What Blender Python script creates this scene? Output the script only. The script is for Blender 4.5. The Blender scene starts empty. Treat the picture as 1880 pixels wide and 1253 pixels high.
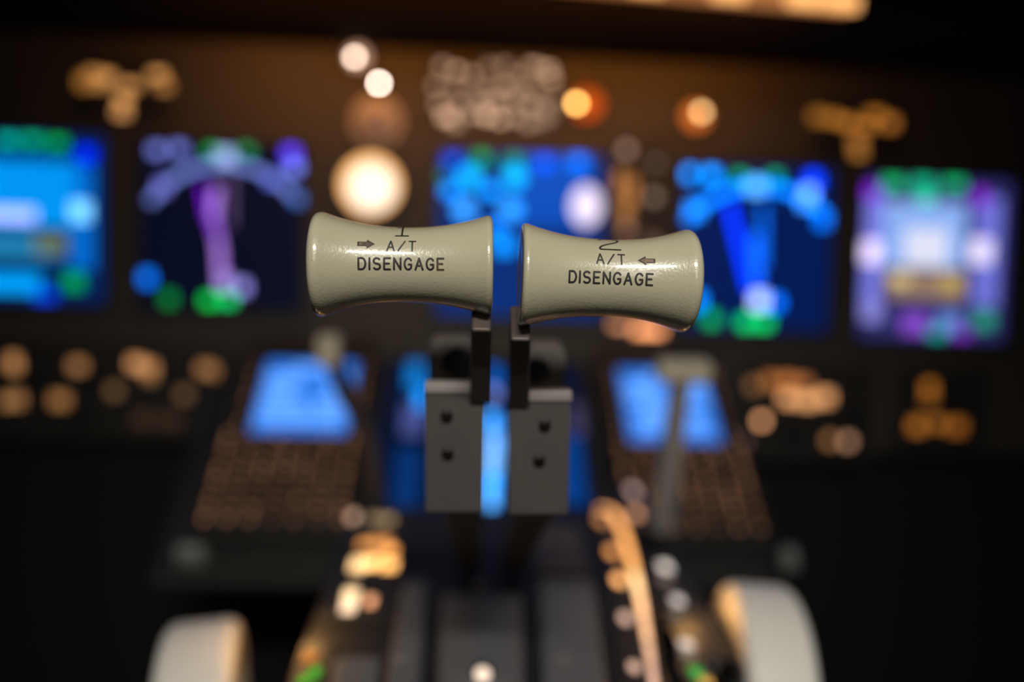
import bpy, bmesh, math, random
from mathutils import Vector, Matrix
random.seed(7)
scene = bpy.context.scene
COL = scene.collection
R = math.radians

# ------------------------------------------------------------------ camera
W, H = 1880, 1253
F = 1462.0                       # focal length in pixels (28.0 mm on a 36 mm wide sensor)
YAW, PITCH, ROLL = R(3.5), R(13.0), R(2.2)
CAM = Vector((0, 0, 0.90))
FOCUS, APER = 0.2716, 0.0134
fw = Vector((math.sin(YAW)*math.cos(PITCH), math.cos(YAW)*math.cos(PITCH), -math.sin(PITCH)))
r0 = Vector((math.cos(YAW), -math.sin(YAW), 0))
u0 = r0.cross(fw)
rt = r0*math.cos(ROLL) + u0*math.sin(ROLL)
up = u0*math.cos(ROLL) - r0*math.sin(ROLL)
cam = bpy.data.cameras.new('camera')
co = bpy.data.objects.new('camera', cam); COL.objects.link(co)
M4 = Matrix((rt, up, -fw)).transposed().to_4x4(); M4.translation = CAM
co.matrix_world = M4
cam.sensor_width = 36; cam.lens = F*36/W; cam.clip_start = 0.01; cam.clip_end = 20
cam.dof.use_dof = True; cam.dof.focus_distance = FOCUS
cam.dof.aperture_fstop = cam.lens/(APER*1000)
cam.dof.aperture_blades = 0
scene.camera = co

def ray(px, py): return (fw*F + rt*(px-W/2) - up*(py-H/2))/F      # depth 1 along the axis
def P(px, py, d): return CAM + ray(px, py)*d
def depth(p): return (p-CAM).dot(fw)
def coc(d): return APER*F*abs(1/FOCUS-1/d)

class Frame:                    # a real plane in the cockpit: o origin, u right, v up along it, n its normal
    def __init__(s, o, v, u=(1,0,0)):
        s.o = Vector(o); s.u = Vector(u).normalized(); s.v = Vector(v).normalized(); s.n = s.u.cross(s.v)
    def hit(s, px, py, lift=0):
        d = ray(px, py); o = s.o + s.n*lift
        return CAM + d*((o-CAM).dot(s.n)/d.dot(s.n))
    def loc(s, px, py, lift=0):
        p = s.hit(px, py, lift) - s.o
        return p.dot(s.u), p.dot(s.v)
    def rot(s): return Matrix((s.u, s.v, s.n)).transposed().to_4x4()
    def pt(s, a, b, c=0): return s.o + s.u*a + s.v*b + s.n*c
    def scale(s, px, py):
        a, b = s.loc(px, py), s.loc(px+4, py); c = s.loc(px, py-4)
        return abs(b[0]-a[0])/4, abs(c[1]-a[1])/4
Z = CAM.z
T = R(10)
PANEL = Frame((0, 1.0, Z), (0, math.sin(T), math.cos(T)))
STAND = Frame((0, .70, Z-.365), (0, .23, .138))
DECK = Frame((0, .41, Z-.300), (0, .28, -.020))
SHIELD = Frame((0, .80, Z+.155), (0, 0, 1))

# ------------------------------------------------------------------ materials
def lin(c):
    return tuple(((x/255)/12.92 if x/255 <= .04045 else ((x/255+.055)/1.055)**2.4) for x in c)
MATS = {}
def surf(name, col, rough=.5, metal=0, noise=40, var=.15, bump=.0, coat=0, spec=.5):
    if name in MATS: return MATS[name]
    m = bpy.data.materials.new(name); m.use_nodes = True
    nt = m.node_tree; b = nt.nodes['Principled BSDF']
    b.inputs['Roughness'].default_value = rough; b.inputs['Metallic'].default_value = metal
    b.inputs['Coat Weight'].default_value = coat; b.inputs['Coat Roughness'].default_value = .06
    b.inputs['Specular IOR Level'].default_value = spec
    tc = nt.nodes.new('ShaderNodeTexCoord'); nz = nt.nodes.new('ShaderNodeTexNoise')
    nz.inputs['Scale'].default_value = noise; nz.inputs['Detail'].default_value = 4
    nt.links.new(tc.outputs['Object'], nz.inputs['Vector'])
    mx = nt.nodes.new('ShaderNodeMix'); mx.data_type = 'RGBA'
    mx.inputs['A'].default_value = (*[c*(1-var) for c in col], 1); mx.inputs['B'].default_value = (*[min(1, c*(1+var)) for c in col], 1)
    nt.links.new(nz.outputs['Fac'], mx.inputs['Factor']); nt.links.new(mx.outputs['Result'], b.inputs['Base Color'])
    if bump:
        bp = nt.nodes.new('ShaderNodeBump'); bp.inputs['Strength'].default_value = bump; bp.inputs['Distance'].default_value = .0006
        n2 = nt.nodes.new('ShaderNodeTexNoise'); n2.inputs['Scale'].default_value = noise*18; n2.inputs['Detail'].default_value = 2
        nt.links.new(tc.outputs['Object'], n2.inputs['Vector'])
        nt.links.new(n2.outputs['Fac'], bp.inputs['Height']); nt.links.new(bp.outputs['Normal'], b.inputs['Normal'])
    MATS[name] = m; return m
def emit(col, name='lit'):      # something that gives off light: radiance col (linear)
    key = (name,)+tuple(round(c, 4) for c in col)
    if key in MATS: return MATS[key]
    m = bpy.data.materials.new(name); m.use_nodes = True
    b = m.node_tree.nodes['Principled BSDF']
    b.inputs['Base Color'].default_value = (.004, .004, .004, 1); b.inputs['Roughness'].default_value = .6; b.inputs['Specular IOR Level'].default_value = .1
    s = max(max(col), 1e-5)
    b.inputs['Emission Color'].default_value = (*[c/s for c in col], 1); b.inputs['Emission Strength'].default_value = s
    MATS[key] = m; return m
def ink(name, dark, pale, thr):
    if name in MATS: return MATS[name]
    m = surf(name, dark, .55, noise=30)
    nt = m.node_tree; mx = [n for n in nt.nodes if n.type == 'MIX'][0]; nz = [n for n in nt.nodes if n.type == 'TEX_NOISE'][0]
    nz.inputs['Scale'].default_value = 170
    cr = nt.nodes.new('ShaderNodeValToRGB'); cr.color_ramp.elements[0].position = thr; cr.color_ramp.elements[1].position = thr+.16
    nt.links.new(nz.outputs['Fac'], cr.inputs['Fac']); nt.links.new(cr.outputs['Color'], mx.inputs['Factor'])
    mx.inputs['A'].default_value = (*dark, 1); mx.inputs['B'].default_value = (*pale, 1)
    return m

M_GRIP = surf('beige_plastic', (.48, .455, .32), .28, noise=55, var=.05, bump=.17, coat=1.0)
M_LEVER = surf('dark_lever_metal', (.085, .066, .056), .5, .2, bump=.05)
M_PLATE = surf('grey_painted_metal', (.075, .066, .061), .6, .0, bump=.08)
M_BLOCK = surf('block_grey_metal', (.12, .105, .097), .6, .0, bump=.08)
M_LIP = surf('light_grey_metal', (.30, .275, .26), .5, .1, bump=.05)
M_BLACK = surf('black_plastic', (.008, .008, .008), .6, bump=.05)
M_SCREW = surf('dark_screw', (.02, .018, .015), .4, .6)
M_PANEL = surf('brown_grey_panel', (.050, .043, .036), .65, noise=25, var=.12, bump=.1)
M_BEZEL = surf('charcoal_bezel', (.022, .021, .020), .55, bump=.05)
M_PLATEDARK = surf('dark_panel_plate', (.020, .018, .016), .6, bump=.05)
M_SHIELD = surf('black_leather_vinyl', (.004, .0035, .003), .9, noise=60, bump=.3, spec=.12)
M_COVER = surf('quadrant_grey', (.125, .125, .130), .6, noise=25, var=.1, bump=.08)
M_DECK = surf('quadrant_dark', (.012, .0115, .011), .65, bump=.08)
M_KNOB = surf('grey_knob', (.50, .46, .43), .5, bump=.05)
M_BEIGE = surf('beige_knob', (.52, .48, .36), .5, bump=.05)
M_STEEL = surf('grey_lever_shaft', (.30, .31, .31), .5, .2, bump=.05)
M_WHEEL = surf('ivory_wheel_paint', (.90, .87, .81), .5, noise=20, var=.04, bump=.05)
M_WALL = surf('cockpit_lining', (.004, .004, .0045), .8, noise=8, bump=.1)
M_CARPET = surf('dark_carpet', (.003, .003, .0035), .95, noise=120, bump=.5)

# ------------------------------------------------------------------ mesh helpers
def mesh_obj(name, bm, mats, parent=None, smooth=False, bevel=0):
    if not isinstance(mats, (list, tuple)): mats = [mats]
    bmesh.ops.recalc_face_normals(bm, faces=bm.faces)
    me = bpy.data.meshes.new(name); bm.to_mesh(me); bm.free()
    for m in mats: me.materials.append(m)
    if smooth:
        for p in me.polygons: p.use_smooth = True
    o = bpy.data.objects.new(name, me); COL.objects.link(o)
    if parent: o.parent = parent
    if bevel:
        b = o.modifiers.new('bevel', 'BEVEL'); b.width = bevel; b.segments = 3; b.limit_method = 'ANGLE'
    return o
def box(bm, x0, x1, y0, y1, z0, z1, mi=0, top=None):
    """axis box; top=(dx,dy) shrinks the z1 face"""
    dx, dy = top or (0, 0)
    v = [bm.verts.new(p) for p in ((x0,y0,z0),(x1,y0,z0),(x1,y1,z0),(x0,y1,z0),(x0+dx,y0+dy,z1),(x1-dx,y0+dy,z1),(x1-dx,y1-dy,z1),(x0+dx,y1-dy,z1))]
    for f in ((3,2,1,0),(4,5,6,7),(0,1,5,4),(1,2,6,5),(2,3,7,6),(3,0,4,7)):
        bm.faces.new([v[i] for i in f]).material_index = mi
def cyl(bm, x, y, z0, z1, r0_, r1_=None, n=24, mi=0, ry=1):
    r1_ = r0_ if r1_ is None else r1_
    A = [bm.verts.new((x+r0_*math.cos(2*math.pi*k/n), y+ry*r0_*math.sin(2*math.pi*k/n), z0)) for k in range(n)]
    B = [bm.verts.new((x+r1_*math.cos(2*math.pi*k/n), y+ry*r1_*math.sin(2*math.pi*k/n), z1)) for k in range(n)]
    for k in range(n): bm.faces.new((A[k], A[(k+1)%n], B[(k+1)%n], B[k])).material_index = mi
    bm.faces.new(A[::-1]).material_index = mi; bm.faces.new(B).material_index = mi
def lathe_x(bm, prof, n=96, ry=1.0):
    """profile of (x, r) turned about the x axis"""
    rings = []
    for x, r in prof:
        if r < 1e-6: rings.append([bm.verts.new((x, 0, 0))])
        else: rings.append([bm.verts.new((x, -r*math.cos(2*math.pi*k/n)*ry, r*math.sin(2*math.pi*k/n))) for k in range(n)])
    for a, b in zip(rings, rings[1:]):
        for k in range(n):
            k2 = (k+1) % n
            if len(a) == 1 and len(b) == 1: continue
            if len(a) == 1: bm.faces.new((a[0], b[k2], b[k]))
            elif len(b) == 1: bm.faces.new((a[k], a[k2], b[0]))
            else: bm.faces.new((a[k], a[k2], b[k2], b[k]))
def lathe_z(bm, prof, n=32, mi=0):
    rings = []
    for z, r in prof:
        rings.append([bm.verts.new((max(r,1e-5)*math.cos(2*math.pi*k/n), max(r,1e-5)*math.sin(2*math.pi*k/n), z)) for k in range(n)])
    for a, b in zip(rings, rings[1:]):
        for k in range(n): bm.faces.new((a[k], a[(k+1)%n], b[(k+1)%n], b[k])).material_index = mi
    bm.faces.new(rings[0][::-1]).material_index = mi; bm.faces.new(rings[-1]).material_index = mi
def bar(bm, pts, wx, wt, side=Vector((1,0,0)), mi=0):
    """rectangular bar through pts; wx along side, wt across; widths may be lists"""
    rings = []
    for i, p in enumerate(pts):
        d = (pts[min(i+1, len(pts)-1)]-pts[max(i-1, 0)]).normalized()
        t = d.cross(side).normalized()
        a = (wx[i] if isinstance(wx, (list, tuple)) else wx)/2; b = (wt[i] if isinstance(wt, (list, tuple)) else wt)/2
        rings.append([bm.verts.new(p+side*sa*a+t*sb*b) for sa, sb in ((-1,-1),(1,-1),(1,1),(-1,1))])
    for A, B in zip(rings, rings[1:]):
        for k in range(4): bm.faces.new((A[k], A[(k+1)%4], B[(k+1)%4], B[k])).material_index = mi
    bm.faces.new(rings[0][::-1]).material_index = mi; bm.faces.new(rings[-1]).material_index = mi

def tag(o, label, cat, group=None):
    o['label'] = label; o['category'] = cat
    if group: o['group'] = group
    return o
def thing(name, label, cat, mat=None, group=None):
    o = bpy.data.objects.new(name, None); COL.objects.link(o); o.empty_display_size = .02
    if mat is not None: o.matrix_world = mat
    return tag(o, label, cat, group)
def struct(name, bm, m):
    o = mesh_obj(name, bm, m); o['kind'] = 'structure'; return o

class Mount:                    # a thing on a plane, with helpers that turn photo pixels into its own coordinates
    def __init__(s, fr, name, label, cat, px, py, lift=0, group=None):
        s.fr = fr; s.a, s.b = fr.loc(px, py, lift); s.lift = lift
        m = fr.rot(); m.translation = fr.pt(s.a, s.b, lift)
        s.root = thing(name, label, cat, m, group)
    def xy(s, px, py, h=0):
        a, b = s.fr.loc(px, py, s.lift+h); return a-s.a, b-s.b
    def rect(s, x0, y0, x1, y1):
        """centre and half sizes (m) of a pixel rectangle, measured along its middle lines"""
        cx, cy = (x0+x1)/2, (y0+y1)/2
        l, r, t, b = s.xy(x0, cy), s.xy(x1, cy), s.xy(cx, y0), s.xy(cx, y1)
        return (l[0]+r[0])/2, (t[1]+b[1])/2, (r[0]-l[0])/2, (t[1]-b[1])/2
    def box(s, name, r, h0, h1, m, parent=None, top=None, bevel=0):
        cx, cy, hx, hy = r
        bm = bmesh.new(); box(bm, cx-hx, cx+hx, cy-hy, cy+hy, h0, h1, top=top)
        return mesh_obj(name, bm, m, parent or s.root, bevel=bevel)
    def level(s, px, py, w, h, col, disc=False, L=None):
        d = depth(s.fr.hit(px, py, s.lift)); c = max(coc(d)*.886, 1)
        k = min(1, w/c)*min(1, h/c)*(.8 if disc else 1)
        return tuple(x/k*(L or 1) for x in lin(col))
    def glow(s, name, px, py, w, h, col, h0=.001, disc=False, parent=None, L=None, th=.0006, ang=0):
        sx, sy = s.fr.scale(px, py)
        x, y = s.xy(px, py, h0); bm = bmesh.new()
        if disc: cyl(bm, x, y, h0, h0+th, w*sx/2, n=20, ry=(h*sy)/(w*sx))
        else: box(bm, x-w*sx/2, x+w*sx/2, y-h*sy/2, y+h*sy/2, h0, h0+th)
        if ang: bmesh.ops.rotate(bm, verts=bm.verts, cent=(x, y, h0), matrix=Matrix.Rotation(ang, 3, 'Z'))
        return mesh_obj(name, bm, emit(s.level(px, py, w, h, col, disc, L)), parent or s.root)
    def line(s, name, pts, w, col, h0=.001, parent=None, th=.0006, L=None):
        """a lit stripe of width w px through pixel points"""
        bm = bmesh.new(); Q = []
        for px, py in pts:
            x, y = s.xy(px, py, h0); Q.append((Vector((x, y, 0)), s.fr.scale(px, py)[0]))
        rings = []
        for i, (q, sc) in enumerate(Q):
            t = (Q[min(i+1, len(Q)-1)][0]-Q[max(i-1, 0)][0]).normalized(); nn = Vector((-t.y, t.x, 0))*w*sc/2
            rings.append([bm.verts.new((q.x+e*nn.x, q.y+e*nn.y, z)) for e, z in ((-1,h0),(1,h0),(1,h0+th),(-1,h0+th))])
        for A, B in zip(rings, rings[1:]):
            for k in range(4): bm.faces.new((A[k], A[(k+1)%4], B[(k+1)%4], B[k]))
        bm.faces.new(rings[0]); bm.faces.new(rings[-1])
        px, py = pts[len(pts)//2]
        return mesh_obj(name, bm, emit(s.level(px, py, w, 999, col, L=L)), parent or s.root)
    def knob(s, name, px, py, dpx, h, m, h0=0, parent=None):
        sx, _ = s.fr.scale(px, py); x, y = s.xy(px, py, h0); r = dpx*sx/2
        bm = bmesh.new(); lathe_z(bm, [(h0, r), (h0+h*.25, r), (h0+h*.3, r*.82), (h0+h*.9, r*.74), (h0+h, r*.6)])
        box(bm, -r*.1, r*.1, -r*.6, r*.7, h0+h*.95, h0+h*1.12)
        bmesh.ops.translate(bm, verts=bm.verts, vec=(x, y, 0))
        return mesh_obj(name, bm, m, parent or s.root)

# ------------------------------------------------------------------ setting
def sbox(name, m, *a):
    bm = bmesh.new(); box(bm, *a); return struct(name, bm, m)
sbox('floor', M_CARPET, -1.1, 1.1, -1.6, 1.5, -.05, 0)
sbox('wall_front', M_WALL, -1.1, 1.1, 1.45, 1.5, 0, 1.75)
sbox('wall_left', M_WALL, -1.15, -1.1, -1.6, 1.5, 0, 1.75)
sbox('wall_right', M_WALL, 1.1, 1.15, -1.6, 1.5, 0, 1.75)
sbox('ceiling', M_WALL, -1.1, 1.1, -1.6, 1.5, 1.75, 1.8)

# main instrument panel (leans back 10 degrees)
bm = bmesh.new(); box(bm, -.86, .86, -.36, .20, -.05, 0)
mp = thing('instrument_panel', 'wide dark brown-grey instrument panel carrying the displays, behind the thrust levers', 'panel', Matrix.Translation(PANEL.o) @ PANEL.rot())
mesh_obj('panel_face', bm, M_PANEL, mp, bevel=.003)
bm = bmesh.new(); box(bm, -.84, .84, -.90, -.365, -.06, -.04); mesh_obj('knee_panel', bm, M_WALL, mp)

# glareshield with its flood light strip
bm = bmesh.new(); g = SHIELD
pr = [(.775, Z+.184), (.775, Z+.26), (.84, Z+.295), (1.10, Z+.28), (1.10, Z+.225), (1.005, Z+.215), (1.003, None), (.865, Z+.182)]
n = len(pr); A = [bm.verts.new((-.84, y, Z+.122 if z is None else z+.041)) for y, z in pr]; B = [bm.verts.new((.84, y, Z+.122 if z is None else z-.012)) for y, z in pr]
for k in range(n): bm.faces.new((A[k], A[(k+1)%n], B[(k+1)%n], B[k]))
bm.faces.new(A[::-1]); bm.faces.new(B)
tag(mesh_obj('glareshield', bm, M_SHIELD, bevel=.008), 'black glareshield overhanging the instrument panel along the top', 'glareshield')

s = Mount(SHIELD, 'flood_light_strip', 'bright amber flood light strip with a row of bulbs under the glareshield', 'light', 1270, 4)
a0 = -.36; a1 = s.xy(1580, 4)[0]
bm = bmesh.new(); box(bm, a0, a1+.006, .010, .022, -.045, 0); mesh_obj('housing', bm, M_SHIELD, s.root)
bm = bmesh.new(); box(bm, a0+.004, a1, -.004, .009, -.030, -.006)
mesh_obj('diffuser', bm, emit((.46, .17, .055)), s.root, bevel=.003)
for px in (640, 770, 905, 1040, 1185, 1338, 1478, 1548):
    x = s.xy(px, 4)[0]
    bm = bmesh.new(); box(bm, x-.017, x+.017, -.0055, .008, -.005, .001)
    mesh_obj('bulb', bm, emit((1.5, .70, .23)), s.root, bevel=.002)

pv = Matrix.Translation(SHIELD.pt(SHIELD.loc(1580, 4)[0], SHIELD.loc(1580, 4)[1]))
s.root.matrix_world = Matrix.Translation((0, 0, .005)) @ pv @ Matrix.Rotation(.0318, 4, 'Y') @ pv.inverted() @ s.root.matrix_world

# ------------------------------------------------------------------ display units
def display(name, label, x0, y0, x1, y1, bg, fr=PANEL, pad=12, lift=.0005):
    m = Mount(fr, name, label, 'display', (x0+x1)/2, (y0+y1)/2, lift)
    cx, cy, hx, hy = m.rect(x0, y0, x1, y1); p = pad*fr.scale((x0+x1)/2, (y0+y1)/2)[0]
    bm = bmesh.new()
    o = [(cx-hx-p, cy-hy-p), (cx+hx+p, cy-hy-p), (cx+hx+p, cy+hy+p), (cx-hx-p, cy+hy+p)]
    i = [(cx-hx, cy-hy), (cx+hx, cy-hy), (cx+hx, cy+hy), (cx-hx, cy+hy)]
    O0 = [bm.verts.new((*q, 0)) for q in o]; O1 = [bm.verts.new((*q, .008)) for q in o]
    I1 = [bm.verts.new((*q, .008)) for q in i]; I0 = [bm.verts.new((*q, 0)) for q in i]
    for k in range(4):
        j = (k+1) % 4
        for a, b in ((O0, O1), (O1, I1), (I1, I0), (I0, O0)): bm.faces.new((a[k], a[j], b[j], b[k]))
    mesh_obj('bezel', bm, M_BEZEL, m.root, bevel=.0012)
    m.screen = m.box('screen', (cx, cy, hx, hy), 0, .002, emit(lin(bg), 'screen_glass'))
    return m
def sym(m, name, px, py, w, h, col, **k):
    return m.glow(name, px, py, w, h, col, h0=k.pop('h0', .0024), parent=m.screen, th=.0002, **k)
def arc(m, cx, cy, r, a0, a1, w, col, name='compass_arc', L=None):
    pts = [(cx+r*math.sin(R(a0+(a1-a0)*k/24)), cy-r*math.cos(R(a0+(a1-a0)*k/24))) for k in range(25)]
    return m.line(name, pts, w, col, h0=.0024, parent=m.screen, th=.0002, L=L)

# captain's flight display
d = display('flight_display', 'blue and teal flight display cut by the photo edge, beside the purple-route map', -108, 246, 196, 552, (0, 34, 90))
sym(d, 'attitude_sky', 45, 355, 190, 120, (0, 150, 245))
sym(d, 'attitude_ground', 30, 452, 150, 50, (30, 125, 175))
sym(d, 'altitude_tape', 150, 400, 44, 190, (0, 105, 205))
sym(d, 'altitude_readout', 148, 388, 34, 34, (120, 205, 255), h0=.0028)
sym(d, 'speed_tape', -80, 400, 44, 190, (0, 105, 205))
sym(d, 'attitude_horizon', 20, 395, 90, 24, (150, 170, 255), h0=.0028)
for px, py, c in ((15, 258, (0, 120, 105)), (60, 258, (0, 115, 80)), (105, 262, (0, 110, 40))): sym(d, 'mode_annunciation', px, py, 34, 14, c, h0=.0028)
sym(d, 'altitude_alert', 158, 285, 30, 26, (0, 25, 205), h0=.0028)
sym(d, 'heading_arc', 20, 520, 110, 34, (0, 150, 235), h0=.0028)
sym(d, 'heading_arc', 82, 542, 40, 20, (0, 45, 170), h0=.0028)
sym(d, 'pressure_setting', 135, 517, 34, 28, (0, 125, 55), h0=.0028)
sym(d, 'ground_scale', 92, 448, 60, 36, (92, 104, 78), h0=.0028)

def nav_display(label, x0, y0, x1, y1, bg, S, box_=None):
    d = display('navigation_display', label, x0, y0, x1, y1, bg)
    for nm, px, py, w, h, c in S['syms']: sym(d, nm, px, py, w, h, c, h0=.0028)
    arc(d, *S['arc'])
    for nm, pts, w, c in S['lines']: d.line(nm, pts, w, c, h0=.0026, parent=d.screen, th=.0002)
    return d
nav_display('map display with a purple route line, left of the round cream gauge', 262, 268, 556, 566, (3, 9, 32), dict(
    arc=(411, 467, 166, -55, 53, 13, (72, 84, 140)),
    syms=[('speed_readout', 288, 276, 24, 18, (70, 76, 135)), ('speed_readout', 328, 274, 24, 18, (70, 76, 135)),
          ('waypoint_readout', 534, 283, 24, 24, (70, 45, 195)), ('waypoint_readout', 540, 308, 22, 20, (78, 90, 170)),
          ('track_label', 388, 278, 22, 16, (0, 88, 40)), ('track_label', 452, 278, 22, 16, (0, 80, 42)),
          ('heading_box', 414, 287, 30, 26, (120, 140, 180)), ('compass_number', 298, 343, 24, 24, (75, 75, 140)),
          ('compass_number', 500, 330, 24, 20, (60, 70, 140)), ('compass_number', 548, 365, 20, 20, (35, 60, 110)),
          ('aircraft_symbol', 412, 518, 26, 28, (120, 100, 165)), ('range_label', 445, 528, 20, 22, (95, 90, 150)),
          ('mode_label', 384, 552, 24, 18, (0, 135, 45)), ('mode_label', 418, 550, 26, 20, (0, 145, 70)), ('mode_label', 310, 549, 22, 22, (0, 82, 32)),
          ('wind_readout', 270, 511, 22, 24, (0, 84, 185))],
    lines=[('track_line', [(372, 340), (382, 395), (402, 440)], 12, (66, 0, 125)),
           ('route_line', [(398, 345), (391, 400), (402, 450), (406, 520)], 15, (118, 84, 155)),
           ('heading_line', [(424, 310), (424, 415)], 8, (46, 34, 58))]))
nav_display('map display with a saturated blue route line, beyond the number 2 lever', 1250, 308, 1522, 606, (0, 26, 84), dict(
    arc=(1392, 508, 166, -52, 50, 13, (0, 105, 222)),
    syms=[('speed_readout', 1262, 320, 24, 20, (0, 125, 232)), ('speed_readout', 1306, 322, 24, 20, (0, 125, 232)),
          ('waypoint_readout', 1493, 332, 26, 26, (0, 55, 245)), ('waypoint_readout', 1485, 354, 22, 20, (85, 125, 235)),
          ('track_label', 1358, 326, 22, 16, (0, 100, 62)), ('track_label', 1422, 326, 22, 16, (0, 98, 68)),
          ('heading_box', 1388, 342, 30, 26, (80, 160, 240)), ('compass_number', 1276, 386, 26, 24, (20, 125, 240)),
          ('compass_number', 1480, 372, 24, 20, (40, 120, 230)), ('compass_number', 1510, 405, 22, 22, (0, 82, 190)),
          ('aircraft_symbol', 1394, 552, 26, 28, (160, 180, 240)), ('range_label', 1424, 556, 20, 22, (0, 85, 205)),
          ('mode_label', 1370, 592, 26, 20, (0, 150, 75)), ('mode_label', 1402, 592, 26, 20, (0, 155, 70)), ('mode_label', 1306, 586, 24, 22, (0, 118, 60)),
          ('wind_readout', 1280, 552, 22, 26, (0, 115, 230))],
    lines=[('track_line', [(1338, 370), (1352, 430), (1378, 535)], 13, (0, 42, 225)),
           ('route_line', [(1386, 430), (1386, 470), (1392, 530)], 13, (10, 75, 205)),
           ('heading_line', [(1401, 375), (1401, 490)], 10, (0, 62, 150))]))

# first officer's flight display
d = display('flight_display', 'lavender-white flight display with green headings, farthest along the panel', 1578, 330, 1846, 622, (46, 46, 104))
for px, c in ((1640, (0, 128, 70)), (1695, (0, 128, 90)), (1752, (0, 130, 72))): sym(d, 'mode_annunciation', px, 337, 36, 18, c, h0=.0028)
sym(d, 'mode_annunciation', 1700, 362, 30, 20, (10, 130, 95), h0=.0028)
sym(d, 'speed_bug', 1598, 352, 26, 26, (88, 15, 150), h0=.0028); sym(d, 'altitude_bug', 1800, 364, 26, 30, (88, 15, 140), h0=.0028)
sym(d, 'attitude_sky', 1697, 432, 150, 120, (140, 178, 245))
sym(d, 'attitude_sky_scale', 1700, 455, 80, 70, (225, 228, 250), h0=.0028)
sym(d, 'attitude_ground', 1700, 524, 140, 50, (150, 122, 100))
sym(d, 'ground_scale', 1748, 520, 34, 30, (140, 120, 60), h0=.0028)
sym(d, 'ground_scale', 1650, 512, 34, 22, (142, 128, 84), h0=.0028)
sym(d, 'speed_tape', 1602, 460, 30, 220, (104, 106, 196)); sym(d, 'speed_readout', 1600, 463, 32, 40, (222, 205, 246), h0=.0028)
sym(d, 'altitude_tape', 1812, 465, 46, 200, (112, 116, 216)); sym(d, 'altitude_readout', 1800, 462, 40, 44, (230, 220, 250), h0=.0028)
sym(d, 'minimums_readout', 1600, 572, 34, 36, (112, 110, 176), h0=.0028)
sym(d, 'heading_arc', 1680, 595, 46, 34, (122, 66, 184), h0=.0028); sym(d, 'heading_arc', 1742, 592, 40, 32, (84, 112, 176), h0=.0028)
sym(d, 'heading_arc', 1720, 612, 30, 16, (0, 92, 82), h0=.0028); sym(d, 'heading_arc', 1765, 612, 30, 16, (70, 22, 110), h0=.0028)
sym(d, 'pressure_setting', 1806, 588, 34, 30, (18, 112, 80), h0=.0028)

# engine display
d = display('engine_display', 'bright cyan-blue engine display standing behind the gap between the two grips', 806, 284, 1106, 580, (0, 46, 120))
sym(d, 'engine_gauge', 1010, 350, 150, 130, (0, 80, 190))
for px, py, w, h, c in ((862, 325, 36, 36, (0, 172, 250)), (945, 326, 36, 36, (0, 172, 250)), (852, 385, 34, 34, (50, 150, 250)), (938, 385, 34, 34, (40, 150, 250)), (925, 450, 34, 34, (0, 135, 240)), (850, 450, 34, 34, (0, 125, 230))):
    sym(d, 'engine_gauge', px, py, w, h, c, disc=True, h0=.0028)
for px, py, c in ((832, 297, (0, 50, 160)), (884, 292, (0, 105, 48)), (944, 298, (0, 98, 70)), (810, 325, (0, 72, 52)), (1000, 300, (0, 62, 190)), (1062, 298, (0, 86, 200)), (828, 350, (0, 110, 205)), (900, 350, (0, 120, 215)), (905, 420, (0, 100, 205))):
    sym(d, 'engine_readout', px, py, 26, 20, c, h0=.0028)
sym(d, 'fuel_gauge', 1076, 378, 54, 72, (244, 228, 255), disc=True, h0=.0032)

# ------------------------------------------------------------------ round gauge and warning lights
m = Mount(PANEL, 'round_gauge', 'large round gauge glowing cream white, directly above the number 1 lever', 'gauge', 680, 340, .0005)
sx = PANEL.scale(680, 340)[0]
bm = bmesh.new(); lathe_z(bm, [(0, 72*sx), (.010, 72*sx), (.011, 70*sx), (.011, 62*sx), (.003, 60*sx)], 48); mesh_obj('bezel', bm, M_BEZEL, m.root)
m.glow('dial', 680, 340, 108, 108, (255, 186, 112), h0=.0035, disc=True, L=1.5)
m.glow('dial_mark', 682, 344, 86, 86, (255, 238, 216), h0=.0045, disc=True, L=1.15)
m.knob('hub', 680, 340, 6, .002, M_BEZEL, h0=.0052)

def lamp(name, label, px, py, rings, body):
    m = Mount(PANEL, name, label, 'light', px, py, .0005)
    sx = PANEL.scale(px, py)[0]
    bm = bmesh.new(); lathe_z(bm, [(0, body*sx*.62), (.006, body*sx*.62), (.007, body*sx*.56)], 32); mesh_obj('lamp_housing', bm, M_BEZEL, m.root)
    for k, (nm, qx, qy, w, c, L) in enumerate(rings): m.glow(nm, qx, qy, w, w, c, h0=.0075+k*.0012, disc=True, L=L)
    return m
lamp('warning_lamp', 'pale white lamp, higher of two above the round cream gauge', 656, 104, [('lens', 657, 105, 38, (150, 114, 94), 1.5), ('filament', 651, 105, 12, (215, 190, 170), 1)], 44)
lamp('warning_lamp', 'small crisp white lamp just above the grey selector knob', 696, 153, [('lens', 696, 153, 9, (255, 232, 212), 1.1)], 26)
lamp('warning_lamp', 'red-orange warning lamp with a yellow core, beside the legend panel', 1078, 192, [('lens', 1078, 192, 54, (200, 78, 16), 1), ('filament', 1058, 190, 14, (255, 190, 100), 1)], 60)
lamp('warning_lamp', 'amber lamp standing alone above the saturated blue map display', 1279, 213, [('lens', 1278, 214, 46, (220, 112, 42), 1), ('filament', 1288, 206, 14, (200, 165, 110), .7)], 56)

m = Mount(PANEL, 'rotary_selector', 'grey rotary selector knob between the small white lamp and the round gauge', 'knob', 692, 218, .0005)
m.knob('skirt', 692, 224, 90, .010, M_KNOB); m.knob('pointer', 692, 214, 52, .018, M_KNOB, h0=.0125)

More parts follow.
